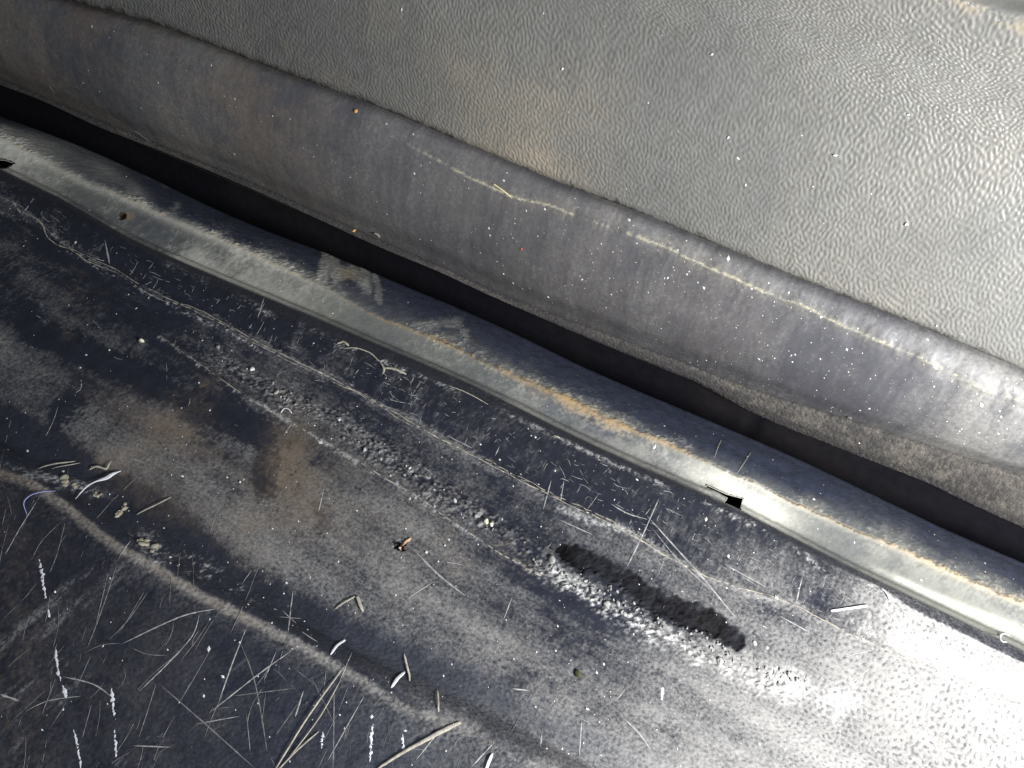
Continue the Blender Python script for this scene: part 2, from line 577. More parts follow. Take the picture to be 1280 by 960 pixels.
dust -= 0.25 * blob(wx, wy, 1180, 800, 28, 13, 24) + 0.3 * blob(wx, wy, 1035, 748, 30, 16, 24) + 0.2 * blob(wx, wy, 1215, 815, 22, 11, 24)
# crease lines
brk = ss(-1.2, 0.5, samp(T_GRIT, u, v * 0 + 40) + 0.5 * gr + 0.4)
pale = 0.10 * np.exp(-(dH / 1.5) ** 2) * (0.35 + 0.65 * brk) * ss(-20, 60, px)
dust += 0.12 * np.exp(-(dH / 5.0) ** 2) * brk
pale += 0.32 * np.exp(-(dJ / 2.2) ** 2) * ss(-0.3, 1.0, samp(T_GRIT, u, v * 0 + 90) + gr * 0.5)
d2, _ = pdist(px + 2 * gr, py + 3 * cl2, [(0, 262), (30, 275), (60, 292), (88, 315), (150, 346), (240, 392), (330, 440)])
pale += 0.35 * np.exp(-(d2 / 1.8) ** 2) * ss(-0.2, 0.9, gr + 0.4 * cl)
# crumbling bead
bw = np.exp(-(dI / 14) ** 4) * ss(190, 330, px) * ss(1080, 960, px)
lump = 0.5 * lump + 0.6 * samp(T_LUMP, u + 31, v, 0.55) + 0.5 * gr
dust += bw * (0.20 * np.clip(lump, -1, 1.5) + 0.04)
prad = np.interp(px, [690, 720, 780, 850, 900, 930], [8, 14, 12, 14, 13, 6])
pits = [(704, 690), (745, 708), (785, 728), (812, 748), (850, 766), (880, 775), (921, 797)]
dP, sP = pdist(px + 3 * cl2 + 0.6 * gr, py + 1.3 * samp(T_LUMP, v, u, 1.2) + 1.0 * samp(T_GRIT, v, u) + 3 * samp(T_CLOUD2, v, u, .35) + 0.6 * gr, pits)
dP = dP + 11 - prad                                           # narrower towards its ends
low = ss(-2, 6, np.where(sP > 0, dP, -dP))
hole = ss(17, 7, dP + low * (2.5 * gr + 1.5 * lump + 2))
bw *= 1 - ss(48, 28, dP)
dust *= 1 - 0.93 * hole
dust += 0.10 * hole * blob(px, py, 885, 785, 12, 12) * 4
dE, _ = pdist(wx + 3 * lump, wy, [(690, 708), (722, 724), (772, 750), (832, 784), (885, 806), (955, 838), (1000, 850)])
edge = np.exp(-(dE / 11) ** 2) * ss(9, 15, dP)
pale += 0.36 * edge * ss(-0.2, 1.0, lump + 0.5 * gr)
dust += 0.3 * edge
brown = 0.40 * ss(-0.8, 1.4, cl + 0.6 * st) * ss(800, 200, px) * tread + 0.22 * ss(0.8, 2.2, -cl2 + gr * 0.3) * ss(800, 500, px) * tread
brown += 0.75 * blob(wx, wy, 365, 590, 26, 62, -6) * ss(-1, 0.7, cr + 0.3 * gr) + 0.6 * blob(wx, wy, 645, 692, 40, 9, 32) * ss(-.5, .5, gr)
brown += 0.04 * panel_f * ss(500, 200, px) * ss(-1, 1, cl + gr)
brown += 0.35 * blob(wx, wy, 200, 530, 70, 22, 26) + 0.18 * panel_f * blob(px, py, 0, 830, 60, 200) * ss(-0.5, 1.2, gr)
brown += 0.4 * blob(wx, wy, 255, 472, 8, 8) + 0.5 * blob(wx, wy, 312, 657, 6, 5)
brown *= (1 - grv)
# white worn spots; glare at the right is painted in as pale too
pale += 0.12 * right * ss(0.3, 1.6, gr + 0.5 * cl2 + 0.4 * st) + 0.28 * strip * ss(1030, 1130, px + 20 * cl) * ss(0.2, 1.3, gr + 0.6 * cl2)
pale += 0.55 * blob(wx, wy, 1055, 868, 20, 16) + 0.4 * blob(wx, wy, 1000, 840, 26, 14, 30) + 0.3 * blob(wx, wy, 615, 655, 18, 9, 25) * ss(-.5, 1, gr)
for (x0, y0, x1, y1) in [(700, 632, 780, 664), (770, 655, 830, 690), (480, 455, 512, 470), (420, 428, 450, 442), (560, 478, 640, 512), (900, 640, 960, 668), (300, 372, 340, 395), (1000, 690, 1040, 725), (215, 330, 260, 350)]:
    d, _ = pdist(px + 3 * gr, py + 3 * cl2, [(x0, y0), (x1, y1)])
    pale += 0.30 * np.exp(-(d / 4) ** 2) * ss(-0.2, 1.0, gr + 0.3 * fi)
pale += 0.5 * blob(wx, wy, 248, 702, 30, 9, 30) * ss(-.2, 1.2, gr) + 0.45 * blob(wx, wy, 95, 605, 34, 6, 22) * ss(-.5, 1, gr) + 0.35 * blob(wx, wy, 188, 680, 18, 9, 40) * ss(-.5, 1, gr)
pale += 0.3 * blob(wx, wy, 40, 588, 50, 5, 14) * ss(-.6, .8, st3 + gr * .4) + 0.25 * blob(wx, wy, 290, 735, 40, 7, 32) * ss(0, 1.2, gr)
# scuffs on the strip, short and oblique
pale += 0.06 * strip * ss(1.0, 2.4, samp(T_CROSS, u + 0.5 * v, v, 0.35) + 0.5 * gr)
pale += 0.13 * panel_f * ss(1.3, 2.6, samp(T_CROSS, u - 0.35 * v, v, 0.4))
pale += 0.35 * np.exp(-(dG / 3.0) ** 2) * ss(-0.3, 1.0, st + 0.5 * gr) * ss(300, 480, px)
lipf = np.where(sG < 0, ss(1, 4, dG), 0.0)
dust = dust * (1 - lipf) + lipf * (0.03 + 0.22 * ss(850, 1150, px) * ss(-1, 1, st + 0.4 * gr) + 0.10 * ss(0.6, 1.8, st))
pale *= 1 - lipf * 0.8
brown *= 1 - lipf
stip = ss(0.3, 1.4, pit) * (0.25 + 0.75 * np.clip(right + panel_f * 0.5 + grv * 0.6 + rid, 0, 1))
dust *= 1 - 0.55 * stip
pale *= 1 - 0.5 * stip
# relief
h = 0.07 * cl2 + 0.016 * gr + 0.012 * fi + 0.04 * st
h -= 0.055 * stip
h += bw * (0.09 * lump + 0.10 + 0.10 * gr + 0.08 * fi)
h += edge * (0.25 + 0.05 * lump + 0.15 * gr + 0.09 * fi)
h += 0.20 * ss(48, 20, dP)
h -= hole * (0.75 + 0.14 * cr + 0.10 * fi + 0.05 * gr)
h += 0.13 * np.exp(-(dH / 4) ** 2)
h += 0.15 * np.exp(-(dJ / 3.5) ** 2)
h += rid * (0.05 * gr + 0.03 * fi)
h += strip * 0.05 * samp(T_CROSS, u + 0.5 * v, v, 0.35)
h -= 0.15 * panel_f * 0 + 0
pock = ss(7.5, 5.0, np.hypot((px - 499) * 1.0, (py - 682) * 1.15) + 1.5 * gr)
h -= 4.5 * pock
dust *= 1 - 0.9 * pock
h -= 0.5 * blob(px, py, 722, 843, 7, 6)
pale *= 1 - ss(18, 13, dP)
dust *= 1 - 0.9 * ss(17, 12, dP)
dark = np.maximum(ss(17, 12, dP + low * (2.5 * gr + 2.5 * fi + 3)) * (0.86 + 0.16 * cr + 0.10 * gr), pock)
brown += 0.5 * hole * blob(px, py, 885, 785, 16, 12) * ss(-.3, .8, gr)
endfade = np.clip((q[-1] - q) / 4, 0, 1)[None, :]
P = P + normals(P) * (h * endfade)[..., None]
PLATE_P = P
cuts = [0] + [int(np.argmin(np.abs(q - t[i]))) for i in (2, 5, 13, 16)] + [len(q) - 1]
for nm, a, b in zip(('side_panel', 'raised_edge', 'tread', 'upper_strip', 'rolled_edge'), cuts[:-1], cuts[1:]):
    sheet(nm, P, M_PLATE, plate, {'dust': dust, 'brown': brown, 'pale': pale, 'dark': dark}, cols=(a, b), fixn=True)

# ------------------------------------------------------------------ the painted metal sill behind it
sill = empty('door_sill', (0, 0, 0))
tag(sill, 'painted metal door sill with a rusty seam and slots, between trim and door', 'door sill', kind='thing')
P, q, t = loft([off(LGm, -9, 0.2), off(LGm, -2, 0.6), off(LGm, 1.0, 0.2), off(LGm, 3.4, -1.1), off(LGm * .45 + LF * .55, 0, -0.9), off(LF, -0.8, -0.05), LF, off(LF, 0.7, -0.05),
                off(LF * .55 + LE * .45, 0, 1.6), off(LF * .2 + LE * .8, 0, 1.1), LE, off(LE, 1.6, -3.5), off(LE, 2.2, -16)], 0.42)
px, py, _ = project(P)
u = P[..., 0] + 500
v = np.broadcast_to(q[None, :], px.shape) + 300
cl, cl2 = samp(T_CLOUD, u, v, 0.4), samp(T_CLOUD2, u + 70, v, 0.3)
st, gr, fi = samp(T_STREAK, u, v, 0.5), samp(T_GRIT, u, v), samp(T_FINE, u, v)
wx = px + 2.5 * cl2 + 1.2 * gr
wy = py + 3 * samp(T_CLOUD2, v, u, 0.3) + 1.2 * samp(T_GRIT, v, u)
dF, sF = pdist(px, py + 1.6 * cl2 + 0.8 * gr, PF)
dFs = np.where(sF > 0, dF, -dF)                               # + = on the flat, towards the trim
flat = ss(-3, 2, dFs)
grey = flat * (0.60 + 0.18 * cl + 0.14 * cl2 + 0.09 * gr + 0.25 * np.exp(-(dFs / 12) ** 2)) + (1 - flat) * 0.10 * ss(0.5, 2, cl2 + gr)
halo = np.exp(-(np.clip(-dFs, 0, None) / (19 + 7 * np.clip(cl, -1, 2) - 6 * ss(450, 250, px))) ** 2) * (1 - flat)
grey += 0.85 * halo * (0.8 + 0.2 * cl2)
pale = 0.30 * halo ** 2 * ss(-1.0, 1.6, cl2 + 0.4 * gr) + 0.22 * flat * ss(-0.2, 2.0, cl2 + 0.4 * gr) * (0.5 + 1.3 * ss(480, 150, px))
grey += flat * 0.3 * ss(560, 250, px)
pale += 0.20 * flat * ss(480, 200, px) * ss(-0.9, 1.3, cl2 + cl + 0.3 * gr) + 0.2 * halo * ss(480, 200, px) * ss(-0.3, 1.2, cl2 + 0.3 * gr)
# peeled and whitened patches
polyA = [(398, 350), (412, 322), (430, 330), (452, 350), (440, 372)]
dA, _ = pdist(wx, wy, [(402, 352), (409, 322), (415, 338), (420, 352)])
dB, _ = pdist(wx, wy, [(420, 350), (436, 347), (446, 352), (454, 366), (454, 346)])
dC, _ = pdist(wx, wy, [(468, 352), (470, 378)])
pa = np.clip(ss(10, 3, dA) + ss(11, 3, dB) + ss(6, 3, dC) * .8, 0, 1)
dD, _ = pdist(wx, wy, [(520, 412), (548, 404), (570, 402)])
dE2, _ = pdist(wx, wy, [(578, 410), (582, 420), (574, 426)])
pa = np.clip(pa + .6 * ss(10, 2, dD) + .7 * ss(4, 1.5, dE2), 0, 1) * (0.55 + 0.45 * ss(-0.9, 0.5, gr + 0.8 * cl2))
grey = np.maximum(grey, pa * .95)
pale += 0.38 * pa
for (cx, cy, rx, ry) in [(60, 190, 40, 14), (130, 215, 30, 12), (95, 185, 10, 6), (170, 240, 16, 8), (185, 219, 7, 4), (205, 228, 5, 4), (217, 258, 4, 5), (20, 175, 30, 10)]:
    m = blob(wx, wy, cx, cy, rx, ry, 24)
    grey += 0.5 * m
    pale += 0.25 * m
slotw = blob(wx, wy, 905, 606, 62, 17, 26) + 0.8 * blob(wx, wy, 960, 640, 40, 16, 26) + 0.7 * blob(wx, wy, 10, 190, 30, 10, 24)
slotw *= ss(-4, 3, dFs)
pale += 0.75 * np.clip(slotw, 0, 1)
grey = np.clip(grey, 0, 1)
rw = 1.7 + 1.3 * cl2 + 0.5 * gr - 0.8 * ss(840, 900, px) + 1.2 * ss(400, 500, px) + 1.5 * ss(600, 700, px) * ss(790, 760, px) + 1.0 * ss(1000, 1040, px)
rusta = np.exp(-(np.clip(np.abs(dFs - 1.0) / np.clip(rw, 1.6, 8), 0, 5)) ** 2)
rust = 0.75 * rusta * (0.30 - 0.14 * ss(840, 900, px) + 0.35 * ss(430, 480, px) - 0.25 * ss(560, 590, px) * ss(640, 610, px) + 0.15 * gr - 0.2 * ss(850, 890, px) * ss(1000, 960, px))
rust += 0.38 * ss(12, 2, np.abs(dFs - 7)) * ss(0.2, 1.6, cl2 + gr * 0.7) * (ss(640, 690, px) * ss(800, 770, px) + 0.4 * ss(450, 480, px) * ss(560, 530, px) + 0.35 * ss(60, 110, px) * ss(240, 200, px))
rust += 0.45 * blob(wx, wy, 432, 350, 10, 7)
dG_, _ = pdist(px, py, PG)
glint = np.exp(-((dG_ - 15 - 6 * ss(1180, 1280, px)) / (4 + 4 * ss(1120, 1260, px))) ** 2) * ss(1075, 1150, px + 12 * cl2)  # streak along the right metal edge: a highlight painted into colour and relief
pale += 0.95 * glint
pale += 0.45 * np.exp(-((dFs - 1) / 6) ** 2) * ss(500, 250, px) + 0.35 * np.exp(-((dFs - 2) / 4) ** 2) * ss(840, 960, px)
pale *= 1 - 0.5 * ss(980, 1080, px)
crack = np.exp(-((dFs - 0.2) / 1.0) ** 2) * ss(-0.3, 0.8, samp(T_GRIT, u, v * 0 + 20) + 0.6 * cl)
crack *= ss(430, 560, px)
dark = 0.8 * crack
# slots and pinholes
def poly_in(px, py, poly):
    c = np.zeros(px.shape, bool)
    for (x0, y0), (x1, y1) in zip(poly, poly[1:] + poly[:1]):
        if y0 == y1:
            continue
        c ^= ((y0 > py) != (y1 > py)) & (px < (x1 - x0) * (py - y0) / (y1 - y0) + x0)
    return c
slot = [(883, 606), (908, 617.5), (929, 623), (925, 637), (905, 628.5), (909, 622.5), (883, 609.5)]
slot2 = [(-25, 198), (6, 199), (19, 204), (8, 211), (-30, 212)]
ins = poly_in(px, py, slot) | poly_in(px, py, slot2)
pin = ss(5.5, 3.5, np.hypot(px - 153, py - 269) + 0.8 * gr)
crust = np.exp(-(dFs / 14) ** 2) * ss(0.2, 1.6, gr + 0.6 * cl2)
pale += 0.22 * crust * (1 - 0.4 * ss(900, 1000, px))
h = 0.05 * cl2 + 0.02 * gr + 0.10 * crust
h += 0.28 * np.exp(-(dFs / 3.5) ** 2) * (0.8 + 0.4 * cl2) - 0.14 * crack
h += 0.35 * glint + 0.10 * pa + 0.03 * halo * gr
h -= 1.2 * pin
rim = np.hypot(px - 906, py - 614)
h += 0.5 * blob(px, py, 893, 616, 12, 5, 26) * (~ins)
dark = np.where(ins, 1.0, dark) + ss(6.5, 4.5, np.hypot(px - 153, py - 269) + 0.8 * gr)  # pinhole shade is painted dark; the pit itself stays shallow
rust = np.where(ins, 0.2, rust) + 0.5 * blob(px, py, 160, 270, 6, 5)
pale = np.where(ins, 0, pale)
P = P + normals(P) * h[..., None]
open_ = ins[:-1, :-1] | ins[1:, :-1] | ins[:-1, 1:] | ins[1:, 1:]
cuts = [0] + [int(np.argmin(np.abs(q - t[i]))) for i in (5, 7)] + [len(q) - 1]
for nm, a, b in zip(('flat_flange', 'rusty_seam', 'outer_face'), cuts[:-1], cuts[1:]):
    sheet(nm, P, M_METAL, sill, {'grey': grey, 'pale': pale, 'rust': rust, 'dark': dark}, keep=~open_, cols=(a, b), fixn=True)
Pb, qb, tb = loft([off(LGm, -9, -3), off(LGm, -2, -5), off(LF, 0, -8), off(LE, -4, -24)], 2)
sheet('inner_sill', Pb[::4], M_SHELL, sill, lay=False)

# ------------------------------------------------------------------ the door
door = empty('car_door', (0, 0, 0))
tag(door, 'closed car door with grained grey panel and smooth curved lower band', 'car door', kind='thing')

# grained card
LT = line(PT, 1, Y_D + 8)
base_z = LA[:, 1]
P, q, t = loft([off(LA, 5.5, 1.2), off(LA, 1.4, 1.4), off(LA, -0.8, 1.5), off(LA, -1.8, 2.7), off(LA, -2.2, 5.5), off(LA, -2.0, 14), off(LA, -0.5, 32), off(LA, 3.0, 56),
                off(LT, 0, -6), LT, off(LT, 4.0, 3.5), off(LT, 8, 12), off(LT, 16, 30)], 0.295, np.arange(-330.0, 265.0, 0.26))
px, py, _ = project(P)
u = P[..., 0] + 500
v = np.broadcast_to(q[None, :], px.shape) + 20
cl, cl2, gr, cr = samp(T_CLOUD, u, v, 0.8), samp(T_CLOUD2, u, v, 0.4), samp(T_GRIT, u, v), samp(T_CROSS, u, v, 0.9)
dT, sT = pdist(px + 3 * gr, py + 3 * cl2, [(1100, -38)] + PT + [(1500, 130)])
above = ss(2, 14, np.where(sT < 0, dT, -dT))
# labyrinth grain: waves of one length, warped so that they run up the panel
wu = u + 0.8 * cl2 + 0.25 * v
wv = v + 0.8 * samp(T_CLOUD2, v, u, 0.4)
worm = samp(T_WORM, wu, wv, 0.45)
worm = np.tanh(1.4 * worm)
near = ss(0.3, 4.0, v - 20 - t[2])
amp = 0.13 * (1 - above) * near * (0.85 + 0.15 * cl)
h = amp * worm + 0.012 * gr + 0.10 * cl
dust = 0.10 + 0.06 * cl + 0.04 * cr + 0.02 * gr + 0.14 * ss(620, 250, px) * ss(-1, 1.2, cl + 0.5 * cr)
dust += 0.05 * ss(-0.2, -1, worm) 
for (cx, cy, rx, ry, an, a) in [(400, 80, 50, 18, 40, .35), (650, 190, 90, 45, 30, .30), (600, 90, 60, 30, 20, .2), (700, 140, 50, 40, 0, .18), (760, 120, 30, 40, 0, .12), (470, 20, 40, 30, 0, .14),
                                (560, 180, 30, 16, 20, .12), (690, 205, 40, 14, 24, .22)]:
    dust += 1.5 * a * blob(px + 12 * cl2, py + 8 * gr, cx, cy, rx, ry, an) * ss(-1.2, 0.8, cr + 0.3 * gr)
dA, _ = pdist(px + 2 * gr, py + 3 * gr, PA)
dust += 0.10 * np.exp(-((dA - 6) / 5) ** 2) * ss(0, 1.2, gr + cl2)
dust += 0.75 * np.exp(-(dT / 8) ** 2) * ss(-1.3, 0.4, gr + cl2)
dark = 0.9 * np.exp(-(dA / 5) ** 2) + 0.12 * ss(0.3, 1.6, -cl) + 0.10 * blob(px, py, 860, 50, 60, 60) + 0.38 * ss(760, 150, px) + 0.15 * ss(0.5, 1.5, -worm)  # left side darkened in the colour, imitating weaker light there
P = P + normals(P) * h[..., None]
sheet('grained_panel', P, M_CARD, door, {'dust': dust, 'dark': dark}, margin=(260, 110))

# smooth band
def between(f, dy):
    return np.stack([np.full_like(XS, Y_D + dy), LC[:, 1] * (1 - f) + LA[:, 1] * f], 1)
P, q, t = loft([off(LC, 1.5, -0.4), off(LC, 0.2, 0.1), off(LC, -0.7, 1.2), between(.13, -1.0), between(.3, -4.4), between(.5, -5.6), between(.7, -4.4), between(.83, -2.6), between(.90, -1.0), off(LA, -0.4, -1.6), off(LA, 1.0, -1.1), off(LA, 5.5, -0.8)], 0.42)
px, py, _ = project(P)
u = P[..., 0] + 500
v = np.broadcast_to(q[None, :], px.shape) + 220
cl, cl2, gr, cr, fi = samp(T_CLOUD, u, v, 0.7), samp(T_CLOUD2, u, v, 0.35), samp(T_GRIT, u, v), samp(T_CROSS, u, v, 0.7), samp(T_FINE, u, v)
dB, sB = pdist(px + 1.5 * gr + 2 * cl2, py + 1.2 * gr + 2.0 * cl2, PB)
dA, _ = pdist(px, py, PA)
dC_, _ = pdist(px, py, PC)
brown = 0.95 * ss(620, 260, px + 60 * cl) * ss(-1.6, 0.6, cl2 + 0.3 * gr) + 0.25 * ss(0.5, 1.8, cl)
dust = 0.07 + 0.04 * cl + 0.06 * cr + 0.05 * ss(0, 1.5, samp(T_CROSS, u, v, 1.4)) + 0.02 * gr + 0.18 * ss(650, 1250, px) * ss(-1, 1.5, cr + cl2)
dust += 0.10 * ss(1.2, 2.6, fi + 0.6 * gr)
dust += 0.20 * np.exp(-(dC_ / 10) ** 2) * ss(-0.5, 1.2, samp(T_STREAK, u, v, 0.4) + gr * 0.5) + 0.12 * np.exp(-((dA - 14) / 10) ** 2) * ss(600, 800, px)
brkB = ss(-0.5, 0.6, samp(T_GRIT, u, v * 0 + 10, 1.6) + 0.5 * cl + 0.9 * ss(820, 900, px) - 0.5 * ss(600, 520, px))
yellow = 0.50 * np.exp(-(dB / (1.5 + 0.5 * cl2)) ** 2) * (brkB * (0.25 + 0.75 * ss(-0.3, 0.9, cl + gr))) * ss(470, 590, px) * (1 + 0.5 * ss(950, 1150, px)) + 0.08 * np.exp(-(dB / 9) ** 2) * brkB * ss(560, 700, px)
yellow += 0.3 * ss(1.6, 2.4, fi) * ss(0.2, 1.5, cl2) * ss(700, 1000, px)
ripple = np.sin(u * 2 * np.pi / 12.5 + 1.6 * cl2) * np.exp(-(dB / 42) ** 2) * ss(680, 900, px)
h = 0.05 * cl2 + 0.008 * gr + 0.16 * ripple + 0.055 * samp(T_CROSS, u, v, 0.9) * ss(450, 700, px) + 0.12 * np.exp(-(dB / 4) ** 2) * brkB
P = P + normals(P) * h[..., None]
sheet('lower_band', P, M_BAND, door, {'dust': dust, 'brown': brown, 'yellow': yellow})

# gritty lip along its bottom
P, q, t = loft([off(LC, 3.0, 0.5), off(LC, 0.6, -0.1), off(LC, -0.5, -0.5), (LC + LD) / 2 + np.array([-1.6, 0.0]), off(LD, -0.6, 0.5), LD, off(LD, 2.5, -0.2), off(LD, 7, 2.0), off(LD, 12, 4)], 0.42)
px, py, _ = project(P)
u = P[..., 0] + 500
v = np.broadcast_to(q[None, :], px.shape) + 120
cl2, gr, fi, lump, st = samp(T_CLOUD2, u, v, 0.35), samp(T_GRIT, u, v), samp(T_FINE, u, v), samp(T_LUMP, u, v, 0.5), samp(T_STREAK, u, v, 0.4)
dD_, _ = pdist(px, py + 2 * gr, PD)
dust = 0.12 + 0.14 * gr + 0.10 * cl2 + 0.12 * fi + 0.20 * ss(850, 1200, px) - 0.14 * ss(750, 450, px)
dust -= 0.45 * np.exp(-((dD_ - 3) / 4) ** 2) * ss(500, 900, px)
dust += 0.25 * np.exp(-(dD_ / 1.5) ** 2) * ss(0.8, 1.6, st)
h = 0.08 * gr + 0.03 * lump + 0.06 * fi + 0.12 * st
h *= 0.4 + 0.6 * ss(450, 900, px)
P = P + normals(P) * h[..., None]
sheet('weather_lip', P, M_LIP, door, {'dust': dust})

# inner shell seen down the gap, with a joint
jx = hit([(940, 535)], 1, Y_D + 8)[0][0]
Ps, qs, ts = loft([off(LD, 7.5, 4.0), off(LD, 6.5, -6), off(LD, 6.0, -16), off(LD, 5.0, -24), off(LD, 2.0, -34), off(LD, -4, -44)], 1.2)
Ps = Ps[::3]
uu, vv = Ps[..., 0] + 500, np.broadcast_to(qs[None, :], Ps.shape[:2])
jn = np.exp(-((Ps[..., 0] - jx) / 2.6) ** 4)
Ps = Ps + normals(Ps) * (-0.8 * jn)[..., None]
sheet('door_shell', Ps, M_SHELL, door, {'dust': (0.22 + 0.2 * samp(T_CLOUD, uu, vv, .5)) * (1 - 0.9 * jn)}, lay=False)
build_lookup()

# ------------------------------------------------------------------ small things lying on the sheets
def mesh_obj(name, V, Fc, material, parent=None, smooth=True):
    me = bpy.data.meshes.new(name)
    me.from_pydata([tuple(np.asarray(p) * 1e-3) for p in V], [], Fc)
    if smooth:
        me.polygons.foreach_set('use_smooth', np.ones(len(me.polygons), dtype=bool))
    me.materials.append(material)
    me.update()
    o = bpy.data.objects.new(name, me)
    C.objects.link(o)
    if parent:
        o.parent = parent
    return o


def resample(pts, step):
    pts = np.array(pts, float)
    if len(pts) > 2:                              # rounded path
        out = []
        for i in range(len(pts) - 1):
            p0, p1, p2, p3 = pts[max(i - 1, 0)], pts[i], pts[i + 1], pts[min(i + 2, len(pts) - 1)]
            for k in np.linspace(0, 1, 8, endpoint=False):
                out.append(0.5 * (2 * p1 + (p2 - p0) * k + (2 * p0 - 5 * p1 + 4 * p2 - p3) * k * k + (3 * p1 - p0 - 3 * p2 + p3) * k ** 3))
        pts = np.array(out + [pts[-1]])
    L = np.concatenate([[0], np.cumsum(np.hypot(*np.diff(pts, axis=0).T))])
    n = max(2, int(L[-1] / step) + 1)
    q = np.linspace(0, L[-1], n)
    return np.stack([np.interp(q, L, pts[:, 0]), np.interp(q, L, pts[:, 1])], 1), L[-1]


def sweep(pts, width, thick, lift=0.05, taper=(0.15, 0.15), wob=0.0, arch=0.0, sides=6, step=4.0, gaps=0.0, widths=None):
    """flattened strand along a picture path, lying on the sheets; width and thick in mm"""
    pp, L = resample(pts, step)
    n = len(pp)
    K = [surf(x, y) for x, y in pp]
    c = np.array([k[0] for k in K])
    N = np.array([k[1] for k in K])
    for _ in range(2):
        N[1:-1] = (N[:-2] + N[1:-1] + N[2:]) / 3
    N /= np.linalg.norm(N, axis=1, keepdims=True)
    s = np.linspace(0, 1, n)
    T = np.gradient(c, axis=0)
    T /= np.linalg.norm(T, axis=1, keepdims=True) + 1e-9
    B = np.cross(N, T)
    B /= np.linalg.norm(B, axis=1, keepdims=True) + 1e-9
    e = np.minimum(1, taper[0] + s * 4) * np.minimum(1, taper[1] + (1 - s) * 4)
    width *= 0.72
    w = width * 0.5 * e * (1 + wob * rng.standard_normal(n).clip(-1.5, 1.5) * 0.5)
    if widths is not None:
        w *= np.interp(s, np.linspace(0, 1, len(widths)), widths)
    h = thick * 0.5 * np.maximum(e, 0.4)
    c = c + N * (h + lift + arch * 4 * s * (1 - s))[:, None] + B * (wob * width * 0.25 * rng.standard_normal(n))[:, None]
    V, Fc = [], []
    for i in range(n):
        for k in range(sides):
            a = 2 * math.pi * k / sides
            V.append(c[i] + B[i] * w[i] * math.cos(a) + N[i] * h[i] * math.sin(a))
    for i in range(n - 1):
        if gaps and rng.random() < gaps:
            continue
        for k in range(sides):
            a, b = i * sides + k, i * sides + (k + 1) % sides
            Fc.append((a, b, b + sides, a + sides))
    Fc.append(tuple(range(sides))[::-1])
    Fc.append(tuple(range((n - 1) * sides, n * sides)))
    return V, Fc


def ribbon(pts, width, step=5.0, gaps=0.0, wob=0.5):
    """scratch: a low burr, three vertices across"""
    pp, L = resample(pts, step)
    n = len(pp)
    K = [surf(x, y) for x, y in pp]
    c = np.array([k[0] for k in K])
    N = np.array([k[1] for k in K])
    T = np.gradient(c, axis=0)
    T /= np.linalg.norm(T, axis=1, keepdims=True) + 1e-9
    B = np.cross(N, T)
    s = np.linspace(0, 1, n)
    w = width * 0.5 * np.sqrt(np.maximum(0.02, np.minimum(1, np.minimum(s, 1 - s) * 4))) * (1 + wob * (rng.random(n) - 0.5))
    V, Fc = [], []
    for i in range(n):
        V += [c[i] - B[i] * w[i] - N[i] * 0.02, c[i] + N[i] * 0.09, c[i] + B[i] * w[i] - N[i] * 0.02]
    for i in range(n - 1):
        if gaps and rng.random() < gaps:
            continue
        for k in range(2):
            a = i * 3 + k
            Fc.append((a, a + 1, a + 4, a + 3))
    return V, Fc


def join(items):
    V, Fc = [], []
    for v, f in items:
        o = len(V)
        V += list(v)
        Fc += [tuple(i + o for i in q) for q in f]
    return V, Fc


def flake(x, y, size, thick=0.12, lift=0.06, stretch=1.5, ang=None, n=9, curl=0.25):
    """broken chip: irregular outline, thin, a little curled"""
    p, N = surf(x, y)
    a0 = rng.random() * 6.28 if ang is None else ang
    # tangent along the picture's x axis
    r = MC[0] - N * (MC[0] @ N)
    r /= np.linalg.norm(r)
    b = np.cross(N, r)
    d1 = r * math.cos(a0) + b * math.sin(a0)
    d2 = np.cross(N, d1)
    top, bot = [], []
    for k in range(n):
        a = 2 * math.pi * k / n
        rr = size * (0.65 + 0.5 * rng.random())
        cx, cy = rr * stretch * math.cos(a), rr * math.sin(a)
        z = curl * (cx * cx) / (size * stretch) + lift
        base = p + d1 * cx + d2 * cy + N * z
        top.append(base + N * thick)
        bot.append(base)
    V = top + bot + [p + N * (lift + thick * 1.3)]
    Fc = [(k, (k + 1) % n, 2 * n) for k in range(n)] + [(k + n, (k + 1) % n + n, (k + 1) % n, k) for k in range(n)] + [tuple(range(2 * n - 1, n - 1, -1))]
    return V, Fc


import bmesh
_b = bmesh.new()
bmesh.ops.create_icosphere(_b, subdivisions=2, radius=1)
_b.verts.ensure_lookup_table()
ICO_V = np.array([v.co[:] for v in _b.verts])
ICO_F = [tuple(v.index for v in f.verts) for f in _b.faces]
_b.free()


def lump_mesh(x, y, size, squash=0.7, rough=0.3, sink=0.25):
    p, N = surf(x, y)
    r = np.cross(N, [0.3, 0.2, 0.9])
    r /= np.linalg.norm(r)
    b = np.cross(N, r)
    k = rng.standard_normal((4, 3)) * 1.6
    d = 1 + rough * np.sin(ICO_V @ k.T + rng.random(4) * 6).sum(1) * 0.35
    W = ICO_V * d[:, None] * size * np.array([1, 0.8, squash])
    return [p + r * w[0] + b * w[1] + N * (w[2] + size * squash * (1 - sink)) for w in W], ICO_F


def thing(name, geo, material, label, cat, group=None, smooth=True):
    return tag(mesh_obj(name, geo[0], geo[1], material, None, smooth), label, cat, group)


